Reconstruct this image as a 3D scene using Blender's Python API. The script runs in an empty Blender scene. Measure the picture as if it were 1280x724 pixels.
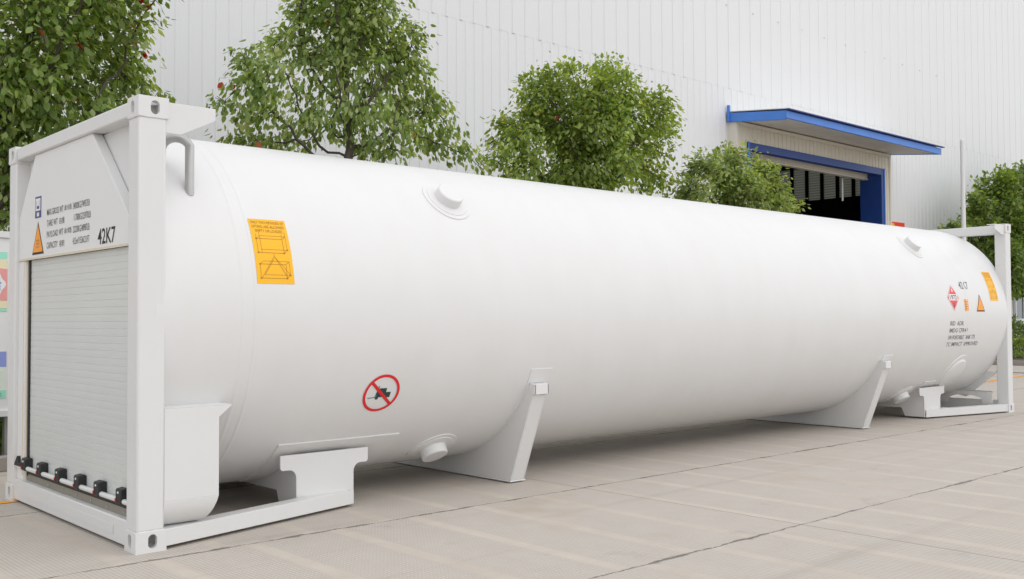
import bpy, bmesh, math, random
import numpy as np
from mathutils import Vector, Matrix
from math import sin, cos, pi, radians as rad

S = bpy.context.scene
COL = S.collection

# ------------------------------------------------------------------ camera
cam_d = bpy.data.cameras.new("camera")
cam_d.sensor_fit = 'HORIZONTAL'; cam_d.sensor_width = 36.0
cam_d.lens = 1250.4 / 1280 * 36.0
cam_d.clip_start = 0.05; cam_d.clip_end = 1000
cam = bpy.data.objects.new("camera", cam_d); COL.objects.link(cam)
YAW, PITCH, ROLL = 0.8329, 0.0296, -0.0043
_f = Vector((cos(PITCH)*cos(YAW), cos(PITCH)*sin(YAW), sin(PITCH)))
_r = Vector((sin(YAW), -cos(YAW), 0)); _u = _r.cross(_f)
_r2 = cos(ROLL)*_r + sin(ROLL)*_u; _u2 = -sin(ROLL)*_r + cos(ROLL)*_u
cam.matrix_world = Matrix(((_r2.x, _u2.x, -_f.x, -2.2238), (_r2.y, _u2.y, -_f.y, -5.579),
                           (_r2.z, _u2.z, -_f.z, 1.3086), (0, 0, 0, 1)))
S.camera = cam

# ------------------------------------------------------------------ light (overcast day)
SUN_EL, SUN_AZ = rad(58), rad(-68)         # azimuth of the sun measured from +X towards +Y
W = bpy.data.worlds.new("World"); S.world = W; W.use_nodes = True
nt = W.node_tree; nt.nodes.clear()
out = nt.nodes.new('ShaderNodeOutputWorld'); bg = nt.nodes.new('ShaderNodeBackground')
sky = nt.nodes.new('ShaderNodeTexSky'); sky.sky_type = 'NISHITA'; sky.sun_disc = False
sky.sun_elevation = SUN_EL; sky.sun_rotation = pi/2 - SUN_AZ
sky.air_density = 1.0; sky.dust_density = 4.0; sky.ozone_density = 1.0
hsv = nt.nodes.new('ShaderNodeHueSaturation'); hsv.inputs['Saturation'].default_value = 0.22
nt.links.new(sky.outputs[0], hsv.inputs['Color'])
cloud = nt.nodes.new('ShaderNodeMix'); cloud.data_type = 'RGBA'      # closed cloud deck over the clear sky
cloud.inputs[0].default_value = 0.85; cloud.inputs[7].default_value = (7.3, 7.4, 7.6, 1)
tcw = nt.nodes.new('ShaderNodeTexCoord'); sepw = nt.nodes.new('ShaderNodeSeparateXYZ'); mrw = nt.nodes.new('ShaderNodeMapRange')
nt.links.new(tcw.outputs['Generated'], sepw.inputs[0]); nt.links.new(sepw.outputs[2], mrw.inputs[0])   # the deck is a little brighter low down
mrw.inputs[3].default_value = 1.2; mrw.inputs[4].default_value = 0.82
sclw = nt.nodes.new('ShaderNodeVectorMath'); sclw.operation = 'SCALE'; sclw.inputs[0].default_value = (7.3, 7.4, 7.6)
nt.links.new(mrw.outputs[0], sclw.inputs['Scale']); nt.links.new(sclw.outputs[0], cloud.inputs[7])
nt.links.new(hsv.outputs[0], cloud.inputs[6]); nt.links.new(cloud.outputs[2], bg.inputs[0])
bg.inputs[1].default_value = 0.13
nt.links.new(bg.outputs[0], out.inputs[0])
sun_d = bpy.data.lights.new("sun", 'SUN'); sun_d.energy = 0.5; sun_d.angle = rad(85)
sun_d.color = (1.0, 0.96, 0.91)
sun = bpy.data.objects.new("sun", sun_d); COL.objects.link(sun)
sun.rotation_euler = Vector((-cos(SUN_EL)*cos(SUN_AZ), -cos(SUN_EL)*sin(SUN_AZ), -sin(SUN_EL))).to_track_quat('-Z', 'Y').to_euler()
S.view_settings.view_transform = 'Standard'; S.view_settings.look = 'None'
S.view_settings.gamma = 1.0; S.view_settings.use_curve_mapping = False
S.view_settings.exposure = 0.30
S.render.engine = 'CYCLES'
S.cycles.max_bounces = 8; S.cycles.diffuse_bounces = 5; S.cycles.transmission_bounces = 4
S.cycles.transparent_max_bounces = 8

# ------------------------------------------------------------------ materials
def N(nt, typ, **kw):
    n = nt.nodes.new(typ)
    for k, v in kw.items():
        if k in n.inputs: n.inputs[k].default_value = v
        else: setattr(n, k, v)
    return n
def mat(name, col, rough=0.5, metal=0.0, var=0.06, scale=3.0, bump=0.0, bscale=60.0, coat=0.0, spec=0.5):
    """principled with a soft, world-scale colour variation and optional fine bump"""
    m = bpy.data.materials.new(name); m.use_nodes = True
    t = m.node_tree; b = t.nodes['Principled BSDF']
    b.inputs['Roughness'].default_value = rough; b.inputs['Metallic'].default_value = metal
    b.inputs['Coat Weight'].default_value = coat; b.inputs['Specular IOR Level'].default_value = spec
    tc = N(t, 'ShaderNodeNewGeometry')
    nz = N(t, 'ShaderNodeTexNoise', Scale=scale, Detail=6.0, Roughness=0.6)
    t.links.new(tc.outputs['Position'], nz.inputs['Vector'])
    mx = N(t, 'ShaderNodeMix', data_type='RGBA')
    mx.inputs[6].default_value = tuple(max(0, c*(1-var)) for c in col) + (1,)
    mx.inputs[7].default_value = tuple(min(1, c*(1+var)) for c in col) + (1,)
    t.links.new(nz.outputs[0], mx.inputs[0]); t.links.new(mx.outputs[2], b.inputs['Base Color'])
    if bump:
        nb = N(t, 'ShaderNodeTexNoise', Scale=bscale, Detail=3.0)
        t.links.new(tc.outputs['Position'], nb.inputs['Vector'])
        bp = N(t, 'ShaderNodeBump', Strength=bump, Distance=0.01)
        t.links.new(nb.outputs[0], bp.inputs['Height']); t.links.new(bp.outputs[0], b.inputs['Normal'])
    return m

def tank_paint():
    """white enamel: slightly wavy plate, faint dust and run-off streaks"""
    m = bpy.data.materials.new("white enamel on the tank"); m.use_nodes = True
    t = m.node_tree; b = t.nodes['Principled BSDF']
    geo = N(t, 'ShaderNodeNewGeometry')
    mp = N(t, 'ShaderNodeMapping'); mp.inputs['Scale'].default_value = (2.2, 0.9, 0.9)
    t.links.new(geo.outputs['Position'], mp.inputs[0])
    n1 = N(t, 'ShaderNodeTexNoise', Scale=1.3, Detail=7.0, Roughness=0.62)
    t.links.new(mp.outputs[0], n1.inputs['Vector'])
    cr = N(t, 'ShaderNodeValToRGB')
    cr.color_ramp.elements[0].position = 0.3; cr.color_ramp.elements[0].color = (0.728, 0.725, 0.718, 1)
    cr.color_ramp.elements[1].position = 0.62; cr.color_ramp.elements[1].color = (0.745, 0.745, 0.745, 1)
    t.links.new(n1.outputs[0], cr.inputs[0]); t.links.new(cr.outputs[0], b.inputs['Base Color'])
    n2 = N(t, 'ShaderNodeTexNoise', Scale=1.6, Detail=2.0)
    t.links.new(geo.outputs['Position'], n2.inputs['Vector'])
    n3 = N(t, 'ShaderNodeTexNoise', Scale=90.0, Detail=2.0)
    t.links.new(geo.outputs['Position'], n3.inputs['Vector'])
    ma = N(t, 'ShaderNodeMath', operation='MULTIPLY_ADD'); ma.inputs[1].default_value = 0.02
    t.links.new(n3.outputs[0], ma.inputs[0]); t.links.new(n2.outputs[0], ma.inputs[2])
    bp = N(t, 'ShaderNodeBump', Strength=0.25, Distance=0.03)
    t.links.new(ma.outputs[0], bp.inputs['Height']); t.links.new(bp.outputs[0], b.inputs['Normal'])
    b.inputs['Roughness'].default_value = 0.36
    b.inputs['Specular IOR Level'].default_value = 0.36
    return m

def concrete():
    """tined concrete slabs: fine grooves across, smooth bands, cracked joints, stains"""
    m = bpy.data.materials.new("grooved concrete"); m.use_nodes = True
    t = m.node_tree; b = t.nodes['Principled BSDF']; L = t.links.new
    geo = N(t, 'ShaderNodeNewGeometry'); sep = N(t, 'ShaderNodeSeparateXYZ'); L(geo.outputs['Position'], sep.inputs[0])
    def M(op, a, c=None, d=None, clamp=False):
        n = N(t, 'ShaderNodeMath', operation=op); n.use_clamp = clamp
        for i, v in enumerate((a, c, d)):
            if v is None: continue
            if isinstance(v, (int, float)): n.inputs[i].default_value = v
            else: L(v, n.inputs[i])
        return n.outputs[0]
    def noise(sc, det=5.0, ro=0.55, vec=None):
        n = N(t, 'ShaderNodeTexNoise', Scale=sc, Detail=det, Roughness=ro)
        L(vec if vec is not None else geo.outputs['Position'], n.inputs['Vector']); return n.outputs[0]
    X, Y = sep.outputs[0], sep.outputs[1]
    nj = noise(4.0, 12.0, 0.78)
    nb = noise(0.7, 6.0, 0.6); ns = noise(4.0, 8.0, 0.65); nf = noise(130.0, 3.0)
    # slab rows along Y
    rowpos = M('DIVIDE', M('ADD', Y, 2.085), 1.905)
    row = M('FLOOR', rowpos)
    rowf = M('FRACT', M('ADD', rowpos, M('MULTIPLY', M('SUBTRACT', nj, 0.5), 0.05)))
    dj = M('MULTIPLY', M('MINIMUM', rowf, M('SUBTRACT', 1.0, rowf)), 1.905)
    colf = M('FRACT', M('DIVIDE', M('ADD', M('SUBTRACT', X, 3.42), M('MULTIPLY', M('SUBTRACT', nj, 0.5), 0.03)), 6.0))
    dc = M('MULTIPLY', M('MINIMUM', colf, M('SUBTRACT', 1.0, colf)), 6.0)
    wid = M('MULTIPLY_ADD', M('POWER', noise(3.1, 5.0, 0.7), 5.0), 0.34, 0.0015)
    jy = M('SUBTRACT', 1.0, M('SMOOTH_MIN', M('DIVIDE', dj, wid), 1.0, 0.2), clamp=True)
    jx = M('MULTIPLY', M('SUBTRACT', 1.0, M('DIVIDE', dc, 0.008), clamp=True), 0.75)
    joint = M('MAXIMUM', jy, jx)
    # smooth bands between the groove fields
    bf = M('FRACT', M('DIVIDE', M('ADD', M('SUBTRACT', X, 1.465), M('MULTIPLY', row, 0.17)), 0.57))
    bd = M('ABSOLUTE', M('SUBTRACT', bf, 0.5))
    band = N(t, 'ShaderNodeMapRange'); band.interpolation_type = 'SMOOTHSTEP'
    L(M('ADD', bd, M('MULTIPLY', M('SUBTRACT', ns, 0.5), 0.1)), band.inputs[0])
    band.inputs[1].default_value = 0.05; band.inputs[2].default_value = 0.13
    gr = M('MULTIPLY_ADD', M('SINE', M('MULTIPLY', M('ADD', X, M('MULTIPLY', nb, 0.02)), 2*pi/0.024)), 0.5, 0.5)
    gr = M('POWER', gr, 2.5)
    gy = M('POWER', M('MULTIPLY_ADD', M('SINE', M('MULTIPLY', Y, 2*pi/0.034)), 0.5, 0.5), 3.0)
    wear = N(t, 'ShaderNodeMapRange'); L(nb, wear.inputs[0]); wear.inputs[1].default_value = 0.30; wear.inputs[2].default_value = 0.55
    wear.inputs[3].default_value = 0.35
    groove = M('MULTIPLY', M('MULTIPLY', M('MAXIMUM', gr, M('MULTIPLY', gy, 0.7)), band.outputs[0]), wear.outputs[0])
    cr = N(t, 'ShaderNodeValToRGB')
    cr.color_ramp.elements[0].position = 0.25; cr.color_ramp.elements[0].color = (0.455, 0.40, 0.345, 1)
    cr.color_ramp.elements[1].position = 0.75; cr.color_ramp.elements[1].color = (0.60, 0.545, 0.485, 1)
    L(M('ADD', M('MULTIPLY', nb, 0.55), M('MULTIPLY', ns, 0.45)), cr.inputs[0])
    def mixc(fac, a, col):
        n = N(t, 'ShaderNodeMix', data_type='RGBA'); L(fac, n.inputs[0]); L(a, n.inputs[6])
        n.inputs[7].default_value = col + (1,); return n.outputs[2]
    c = mixc(M('MULTIPLY', groove, 0.42), cr.outputs[0], (0.13, 0.115, 0.10))
    c = mixc(M('MULTIPLY', band.outputs[0], 0.35), c, (0.56, 0.53, 0.49))
    sp = N(t, 'ShaderNodeMapRange'); L(noise(38.0, 2.0), sp.inputs[0]); sp.inputs[1].default_value = 0.70; sp.inputs[2].default_value = 0.76
    c = mixc(M('MULTIPLY', sp.outputs[0], 0.35), c, (0.16, 0.14, 0.12))
    st = N(t, 'ShaderNodeMapRange'); L(noise(0.55, 4.0, 0.7), st.inputs[0]); st.inputs[1].default_value = 0.60; st.inputs[2].default_value = 0.74
    c = mixc(M('MULTIPLY', st.outputs[0], 0.28), c, (0.40, 0.26, 0.16))
    # dark oil and tyre marks
    dk = N(t, 'ShaderNodeMapRange'); L(noise(1.9, 6.0, 0.72), dk.inputs[0]); dk.inputs[1].default_value = 0.60; dk.inputs[2].default_value = 0.78
    c = mixc(M('MULTIPLY', dk.outputs[0], 0.38), c, (0.22, 0.19, 0.165))
    ty = N(t, 'ShaderNodeMapping'); ty.inputs['Scale'].default_value = (0.12, 5.5, 1.0); L(geo.outputs['Position'], ty.inputs[0])
    tm = N(t, 'ShaderNodeMapRange'); L(noise(0.9, 3.0, 0.5, ty.outputs[0]), tm.inputs[0]); tm.inputs[1].default_value = 0.57; tm.inputs[2].default_value = 0.75
    c = mixc(M('MULTIPLY', tm.outputs[0], 0.22), c, (0.26, 0.23, 0.20))
    c = mixc(M('MULTIPLY', joint, 0.85), c, (0.07, 0.065, 0.055))
    L(c, b.inputs['Base Color'])
    h = M('SUBTRACT', M('MULTIPLY', nf, 0.25), M('ADD', M('MULTIPLY', groove, 0.6), M('MULTIPLY', joint, 1.6)))
    bp = N(t, 'ShaderNodeBump', Strength=0.55, Distance=0.006); L(h, bp.inputs['Height']); L(bp.outputs[0], b.inputs['Normal'])
    b.inputs['Roughness'].default_value = 0.85; b.inputs['Specular IOR Level'].default_value = 0.25
    return m

def leaf_mat(name, dark, mid, light, red=0.0):
    m = bpy.data.materials.new(name); m.use_nodes = True
    t = m.node_tree; b = t.nodes['Principled BSDF']; o = t.nodes['Material Output']; L = t.links.new
    geo = N(t, 'ShaderNodeNewGeometry')
    cr = N(t, 'ShaderNodeValToRGB'); e = cr.color_ramp.elements
    e[0].position = 0.0; e[0].color = dark + (1,)
    e[1].position = 0.55; e[1].color = mid + (1,)
    k = e.new(0.93); k.color = light + (1,)
    if red:
        k = e.new(1.0 - red*1.1); k.color = light + (1,)
        k = e.new(1.0 - red); k.color = (0.45, 0.012, 0.02, 1)
    L(geo.outputs['Random Per Island'], cr.inputs[0])
    nz = N(t, 'ShaderNodeTexNoise', Scale=1.4, Detail=3.0); L(geo.outputs['Position'], nz.inputs['Vector'])
    mr = N(t, 'ShaderNodeMapRange'); L(nz.outputs[0], mr.inputs[0]); mr.inputs[1].default_value = .3; mr.inputs[2].default_value = .7
    mr.inputs[3].default_value = 0.85; mr.inputs[4].default_value = 1.4
    vm = N(t, 'ShaderNodeVectorMath', operation='SCALE'); L(cr.outputs[0], vm.inputs[0]); L(mr.outputs[0], vm.inputs['Scale'])
    L(vm.outputs[0], b.inputs['Base Color'])
    b.inputs['Roughness'].default_value = 0.42; b.inputs['Specular IOR Level'].default_value = 0.5
    tr = N(t, 'ShaderNodeBsdfTranslucent')
    tint = N(t, 'ShaderNodeVectorMath', operation='MULTIPLY'); L(vm.outputs[0], tint.inputs[0]); tint.inputs[1].default_value = (1.25, 1.2, 0.45)
    L(tint.outputs[0], tr.inputs[0])
    mx = N(t, 'ShaderNodeMixShader'); mx.inputs[0].default_value = 0.55
    L(b.outputs[0], mx.inputs[1]); L(tr.outputs[0], mx.inputs[2]); L(mx.outputs[0], o.inputs[0])
    return m

M_TANK = tank_paint()
M_WHITE = mat("white frame enamel", (0.715, 0.715, 0.71), 0.42, var=0.03, scale=2.2, bump=0.05, bscale=40)
M_PANEL = mat("white panel enamel", (0.77, 0.77, 0.765), 0.45, var=0.02, scale=1.5, bump=0.04, bscale=6)
M_SLAT = mat("grey aluminium slat", (0.655, 0.68, 0.665), 0.45, 0.1, var=0.05, scale=2.0)
M_BLACK = mat("black rubber", (0.016, 0.016, 0.017), 0.5, var=0.2)
M_ALU = mat("dull aluminium", (0.36, 0.34, 0.30), 0.42, 0.7, var=0.12, scale=5)
M_STEEL = mat("galvanised pipe steel", (0.50, 0.50, 0.49), 0.42, 0.55, var=0.1, scale=8)
M_SEAL = mat("cream sealant", (0.68, 0.62, 0.50), 0.6)
M_TUBE = mat("pale grey tube", (0.72, 0.73, 0.72), 0.3)
M_YEL = mat("yellow sticker vinyl", (0.92, 0.47, 0.0), 0.45, var=0.03)
M_ORG = mat("orange warning vinyl", (0.93, 0.34, 0.012), 0.45, var=0.03)
M_INK = mat("black ink", (0.02, 0.02, 0.022), 0.6)
M_INK2 = mat("brown ink on sticker", (0.36, 0.16, 0.02), 0.6)
M_GREY_INK = mat("stencil grey ink", (0.15, 0.15, 0.155), 0.6)
M_RED = mat("red vinyl", (0.72, 0.012, 0.018), 0.45)
M_PINKRED = mat("placard red", (0.78, 0.06, 0.075), 0.45)
M_NAVY = mat("navy vinyl", (0.035, 0.05, 0.20), 0.45)
M_DKGREEN = mat("dark green ink", (0.012, 0.05, 0.045), 0.5)
M_WVINYL = mat("white vinyl", (0.8, 0.8, 0.8), 0.5, var=0.02)
M_WALL = mat("white coated wall sheet", (0.74, 0.75, 0.76), 0.5, var=0.02, scale=0.8)
M_CLAD = mat("beige cladding sheet", (0.68, 0.645, 0.56), 0.5, var=0.04)
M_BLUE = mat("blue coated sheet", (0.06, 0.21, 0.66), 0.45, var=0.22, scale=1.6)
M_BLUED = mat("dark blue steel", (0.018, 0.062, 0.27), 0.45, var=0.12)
M_SOFFIT = mat("grey soffit sheet", (0.68, 0.66, 0.61), 0.5, var=0.08, scale=1.2)
M_DARK = mat("dark hall sheet", (0.05, 0.05, 0.05), 0.8)
M_ROOF = mat("roof sheet", (0.4, 0.41, 0.42), 0.6)
M_BARK = mat("bark", (0.085, 0.07, 0.055), 0.9, var=0.35, scale=9, bump=0.6, bscale=40)
M_SOIL = mat("garden soil", (0.09, 0.07, 0.05), 0.95, var=0.3, scale=6, bump=0.5, bscale=20)
M_KERB = mat("kerb stone", (0.33, 0.30, 0.27), 0.85, var=0.12, scale=5, bump=0.3)
M_LINE = mat("yellow road paint", (0.80, 0.36, 0.03), 0.7, var=0.25, scale=7)
M_SLOT = mat("dark drain slot", (0.03, 0.03, 0.03), 0.8)
M_GLASS = mat("window glass", (0.10, 0.13, 0.14), 0.05, 0.0, var=0.1, scale=0.5, spec=0.9)
M_GROUND = concrete()

# ------------------------------------------------------------------ mesh helper
class MB:
    def __init__(s): s.v = []; s.f = []; s.m = []
    def add(s, vs, fs, mi=0):
        k = len(s.v); s.v += [tuple(v) for v in vs]; s.f += [tuple(k+i for i in f) for f in fs]; s.m += [mi]*len(fs); return s
    def box(s, x0, x1, y0, y1, z0, z1, mi=0):
        return s.add([(x0,y0,z0),(x1,y0,z0),(x1,y1,z0),(x0,y1,z0),(x0,y0,z1),(x1,y0,z1),(x1,y1,z1),(x0,y1,z1)],
                     [(3,2,1,0),(4,5,6,7),(0,1,5,4),(1,2,6,5),(2,3,7,6),(3,0,4,7)], mi)
    def prism(s, poly, ax, a0, a1, mi=0):
        """poly: 2-D points in the two axes other than ax (in xyz order)"""
        def P(p, a):
            q = list(p); q.insert(ax, a); return q
        n = len(poly)
        vs = [P(p, a0) for p in poly] + [P(p, a1) for p in poly]
        fs = [tuple(range(n)), tuple(range(2*n-1, n-1, -1))] + [(i, i+n, (i+1) % n+n, (i+1) % n) for i in range(n)]
        return s.add(vs, fs, mi)
    def tube(s, pts, r, n=12, mi=0, cap=True):
        pts = [Vector(p) for p in pts]; rings = []
        ref = Vector((0.013, 0.021, 1)).normalized()
        rr = r if isinstance(r, (list, tuple)) else [r]*len(pts)
        for i, p in enumerate(pts):
            d = (pts[min(i+1, len(pts)-1)] - pts[max(i-1, 0)]).normalized()
            if i == 0 and abs(d.dot(ref)) > 0.9: ref = Vector((0.97, 0.2, 0.05)).normalized()
            a = d.cross(ref).normalized(); b = d.cross(a)
            ref = b.cross(d) if False else ref
            rings.append([p + rr[i]*(cos(2*pi*k/n)*a + sin(2*pi*k/n)*b) for k in range(n)])
        vs = [v for R_ in rings for v in R_]; fs = []
        for i in range(len(pts)-1):
            for k in range(n):
                fs.append((i*n+k, i*n+(k+1) % n, (i+1)*n+(k+1) % n, (i+1)*n+k))
        if cap: fs += [tuple(range(n-1, -1, -1)), tuple((len(pts)-1)*n+k for k in range(n))]
        return s.add(vs, fs, mi)
    def build(s, name, mats, parent=None, bevel=0.0, smooth=True, seg=2, fix=True, sub=0):
        me = bpy.data.meshes.new(name); me.from_pydata(s.v, [], s.f); 
        mats = mats if isinstance(mats, (list, tuple)) else [mats]
        for m in mats: me.materials.append(m)
        me.polygons.foreach_set('material_index', s.m)
        bm = bmesh.new(); bm.from_mesh(me)
        if fix: bmesh.ops.recalc_face_normals(bm, faces=bm.faces)
        if smooth:
            for f in bm.faces: f.smooth = True
            for e in bm.edges:
                e.smooth = len(e.link_faces) == 2 and e.calc_face_angle(0) < rad(32)
        bm.to_mesh(me); bm.free()
        o = bpy.data.objects.new(name, me); COL.objects.link(o)
        if parent is not None: o.parent = parent
        if bevel:
            b = o.modifiers.new('bevel', 'BEVEL'); b.width = bevel; b.segments = seg; b.limit_method = 'ANGLE'; b.angle_limit = rad(35)
            b.harden_normals = False
        return o
def tag(o, label=None, cat=None, group=None, kind=None):
    if label: o['label'] = label
    if cat: o['category'] = cat
    if group: o['group'] = group
    if kind: o['kind'] = kind
    return o
def thing(name, label, cat, loc=(0,0,0), group=None):
    o = bpy.data.objects.new(name, None); COL.objects.link(o); o.location = loc; o.empty_display_size = 0.2
    return tag(o, label, cat, group)
def share(o, parent, loc=(0,0,0), scale=(1,1,1)):
    c = o.copy(); COL.objects.link(c); c.parent = parent; c.location = loc; c.scale = scale; return c
def text_pts(body, size=1.0, xscale=1.0, align='LEFT', bold=0.0):
    """text -> (vertices in text plane, faces)"""
    cu = bpy.data.curves.new('t', 'FONT'); cu.body = body; cu.size = size; cu.align_x = align; cu.resolution_u = 2
    cu.offset = bold
    o = bpy.data.objects.new('t', cu); COL.objects.link(o)
    dg = bpy.context.evaluated_depsgraph_get(); dg.update()
    me = bpy.data.meshes.new_from_object(o.evaluated_get(dg))
    vs = [(v.co.x*xscale, v.co.y) for v in me.vertices]; fs = [tuple(p.vertices) for p in me.polygons]
    bpy.data.objects.remove(o); bpy.data.curves.remove(cu); bpy.data.meshes.remove(me)
    return vs, fs
def fit_text(body, w, h, bold=0.0):
    vs, fs = text_pts(body, 1.0, bold=bold)
    if not vs: return [], []
    x0 = min(v[0] for v in vs); x1 = max(v[0] for v in vs); y0 = min(v[1] for v in vs); y1 = max(v[1] for v in vs)
    return [((v[0]-x0)/(x1-x0)*w, (v[1]-y0)/(y1-y0)*h) for v in vs], fs

# ------------------------------------------------------------------ ground and setting
g = MB(); g.add([(-250,-250,0),(350,-250,0),(350,250,0),(-250,250,0)], [(0,1,2,3)])
tag(g.build('ground', M_GROUND, fix=False), kind='structure')
k = MB(); k.box(-12, 16.5, 3.86, 3.98, 0, 0.13); k.box(16.38, 16.5, 3.98, 9.7, 0, 0.13)
tag(k.build('kerb', M_KERB, bevel=0.012), kind='structure')
k = MB(); k.box(26.0, 26.14, 3.0, 9.7, 0, 0.13); k.box(26.14, 60, 3.0, 3.12, 0, 0.13)
tag(k.build('kerb', M_KERB, bevel=0.012), kind='structure')
s_ = MB(); s_.box(-12, 16.38, 3.98, 9.7, 0, 0.06); tag(s_.build('planting_bed', M_SOIL), kind='structure')
s_ = MB(); s_.box(26.14, 60, 3.12, 9.7, 0, 0.06); tag(s_.build('planting_bed', M_SOIL), kind='structure')
d_ = MB(); d_.add([(22.2, -1, .004), (22.42, -1, .004), (22.42, 9.6, .004), (22.2, 9.6, .004)], [(0,1,2,3)])
tag(d_.build('drain_channel', M_SLOT, fix=False), kind='structure')
def line(pts, w, name='yellow_line'):
    m = MB()
    for (x0, y0), (x1, y1) in zip(pts[:-1], pts[1:]):
        d = Vector((x1-x0, y1-y0)).normalized(); n = Vector((-d.y, d.x))*w/2
        m.add([(x0-n.x, y0-n.y, .004), (x1-n.x, y1-n.y, .004), (x1+n.x, y1+n.y, .004), (x0+n.x, y0+n.y, .004)], [(0,1,2,3)])
    return tag(m.build(name, M_LINE, fix=False), kind='structure')
line([(-6, 2.22), (0.35, 2.26)], 0.08)
line([(18.3, 2.97), (21.5, 3.3), (30, 2.6)], 0.12)

# ------------------------------------------------------------------ warehouse
wh = thing('warehouse', 'tall white ribbed warehouse with a blue canopied doorway', 'building', (10, 10, 0))
def part(mb, name, m, parent=wh, **k):
    mb.v = [(v[0]-10, v[1]-10, v[2]) for v in mb.v]; return mb.build(name, m, parent, **k)
def ribs(mb, x0, x1, z0, z1, y, pitch, depth=0.013, top=0.05, side=0.02, mi=0):
    """trapezoid-rib sheet; ribs stand proud of y towards the camera (-Y)"""
    prof = [(x0, y)]; x = x0 + 0.12
    p = pitch if not callable(pitch) else None
    while True:
        p = pitch(x) if callable(pitch) else pitch
        if x + top + 2*side > x1: break
        prof += [(x, y), (x+side, y-depth), (x+side+top, y-depth), (x+2*side+top, y)]; x += p
    prof.append((x1, y)); n = len(prof)
    mb.add([(a, b, z0) for a, b in prof] + [(a, b, z1) for a, b in prof], [(i, i+1, n+i+1, n+i) for i in range(n-1)] + [(i, i+3, i+2, i+1) for i in range(1, n-4, 4)], mi)
pu = lambda x: 0.235 if x < 6 else 0.36 if x < 12 else 0.42 if x < 18 else 0.50 if x < 25 else 0.56
pl = lambda x: 0.235 if x < 12 else 0.255 if x < 20 else 0.27
SEAM = 7.38
w = MB()
ribs(w, -20, 19.7, 0, SEAM, 10.0, pl); ribs(w, 27.95, 43.9, 0, SEAM, 10.0, pl); ribs(w, 19.7, 27.95, 6.4, SEAM, 10.0, pl)
w.box(-20, 19.7, 10.03, 10.1, 0, SEAM); w.box(27.95, 43.9, 10.03, 10.1, 0, SEAM); w.box(19.7, 27.95, 10.03, 10.1, 6.4, SEAM)
part(w, 'lower_wall', M_WALL)
w = MB(); ribs(w, -20, 43.9, SEAM+.002, 16.0, 9.999, pu, depth=0.016, top=0.05, side=0.022)
w.box(-20, 43.9, 10.03, 10.1, SEAM, 16); 
part(w, 'upper_wall', M_WALL)
for i in range(12, 23):
    b = MB(); zz = 9.60+0.0065*(5+i*1.22-20); b.tube([(5+i*1.22, 10.0, zz), (5+i*1.22, 9.968, zz)], .017, 8); part(b, 'fastener', M_SOFFIT)
w = MB(); w.box(-20, -19.9, 10.1, 45, 0, 16); part(w, 'side_wall', M_WALL)
w = MB(); w.box(-19.9, 43.9, 44.9, 45, 0, 16); part(w, 'back_wall', M_WALL)
w = MB(); w.box(-20.2, 44.2, 9.8, 45.2, 16.0, 16.25); part(w, 'roof', M_ROOF, bevel=0.02)
# the far side wall with its strip of translucent sheets
w = MB(); w.box(43.9, 44.0, 10.1, 45, 0, 7.37); w.box(43.9, 44.0, 10.1, 45, 9.1, 16)
for i in range(38): w.box(43.9, 44.0, 10.12+i*.87, 10.12+i*.87+0.19, 7.37, 9.1)
w.box(43.9, 44.0, 43.18, 45, 7.37, 9.1)
part(w, 'side_wall', M_DARK)
mt = bpy.data.materials.new("translucent sheet"); mt.use_nodes = True; t = mt.node_tree
t.nodes.remove(t.nodes['Principled BSDF']); tr = N(t, 'ShaderNodeBsdfTranslucent'); gg = N(t, 'ShaderNodeNewGeometry'); wv = N(t, 'ShaderNodeTexWave', Scale=2.4)
wv.bands_direction = 'Z'; t.links.new(gg.outputs['Position'], wv.inputs[0]); cr = N(t, 'ShaderNodeValToRGB')
cr.color_ramp.elements[0].color = (0.05, 0.05, 0.042, 1); cr.color_ramp.elements[1].color = (0.095, 0.10, 0.085, 1)
t.links.new(wv.outputs[1], cr.inputs[0]); t.links.new(cr.outputs[0], tr.inputs[0]); t.links.new(tr.outputs[0], t.nodes['Material Output'].inputs[0])
for i in range(38):
    w = MB(); w.add([(43.95, 10.12+i*.87+.19, 7.37), (43.95, 10.12+i*.87+.87, 7.37), (43.95, 10.12+i*.87+.87, 9.1), (43.95, 10.12+i*.87+.19, 9.1)], [(0,1,2,3)])
    part(w, 'translucent_panel', mt, fix=False)
# door surround
w = MB()
ribs(w, 19.72, 27.93, 5.97, 6.46, 9.76, 0.2, depth=0.02, top=0.03, side=0.015)
ribs(w, 19.72, 20.2, 0, 5.97, 9.76, 0.2, depth=0.02, top=0.03, side=0.015)
ribs(w, 27.5, 27.93, 0, 5.97, 9.76, 0.12, depth=0.02, top=0.03, side=0.015)
w.box(19.72, 27.93, 9.79, 10.03, 5.99, 6.46); w.box(19.72, 20.18, 9.79, 10.03, 0, 5.99); w.box(27.52, 27.93, 9.79, 10.03, 0, 5.99)
part(w, 'door_surround', M_CLAD)
w = MB(); w.box(19.66, 19.76, 9.72, 10.0, 0, 6.47); w.box(27.89, 27.99, 9.72, 10.0, 0, 6.47); w.box(19.76, 27.89, 9.70, 9.74, 6.38, 6.47)
part(w, 'corner_trim', M_CLAD, bevel=0.006)
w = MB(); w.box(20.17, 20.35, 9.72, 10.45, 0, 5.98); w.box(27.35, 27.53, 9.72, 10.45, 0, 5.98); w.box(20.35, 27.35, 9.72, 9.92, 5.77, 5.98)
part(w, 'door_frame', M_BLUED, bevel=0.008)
w = MB(); w.box(27.50, 27.545, 9.70, 9.718, 0, 5.99); part(w, 'frame_edge_trim', M_BLUE)
w = MB(); w.box(20.155, 20.2, 9.70, 9.718, 0, 5.99); part(w, 'frame_edge_trim', M_BLUE)
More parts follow.
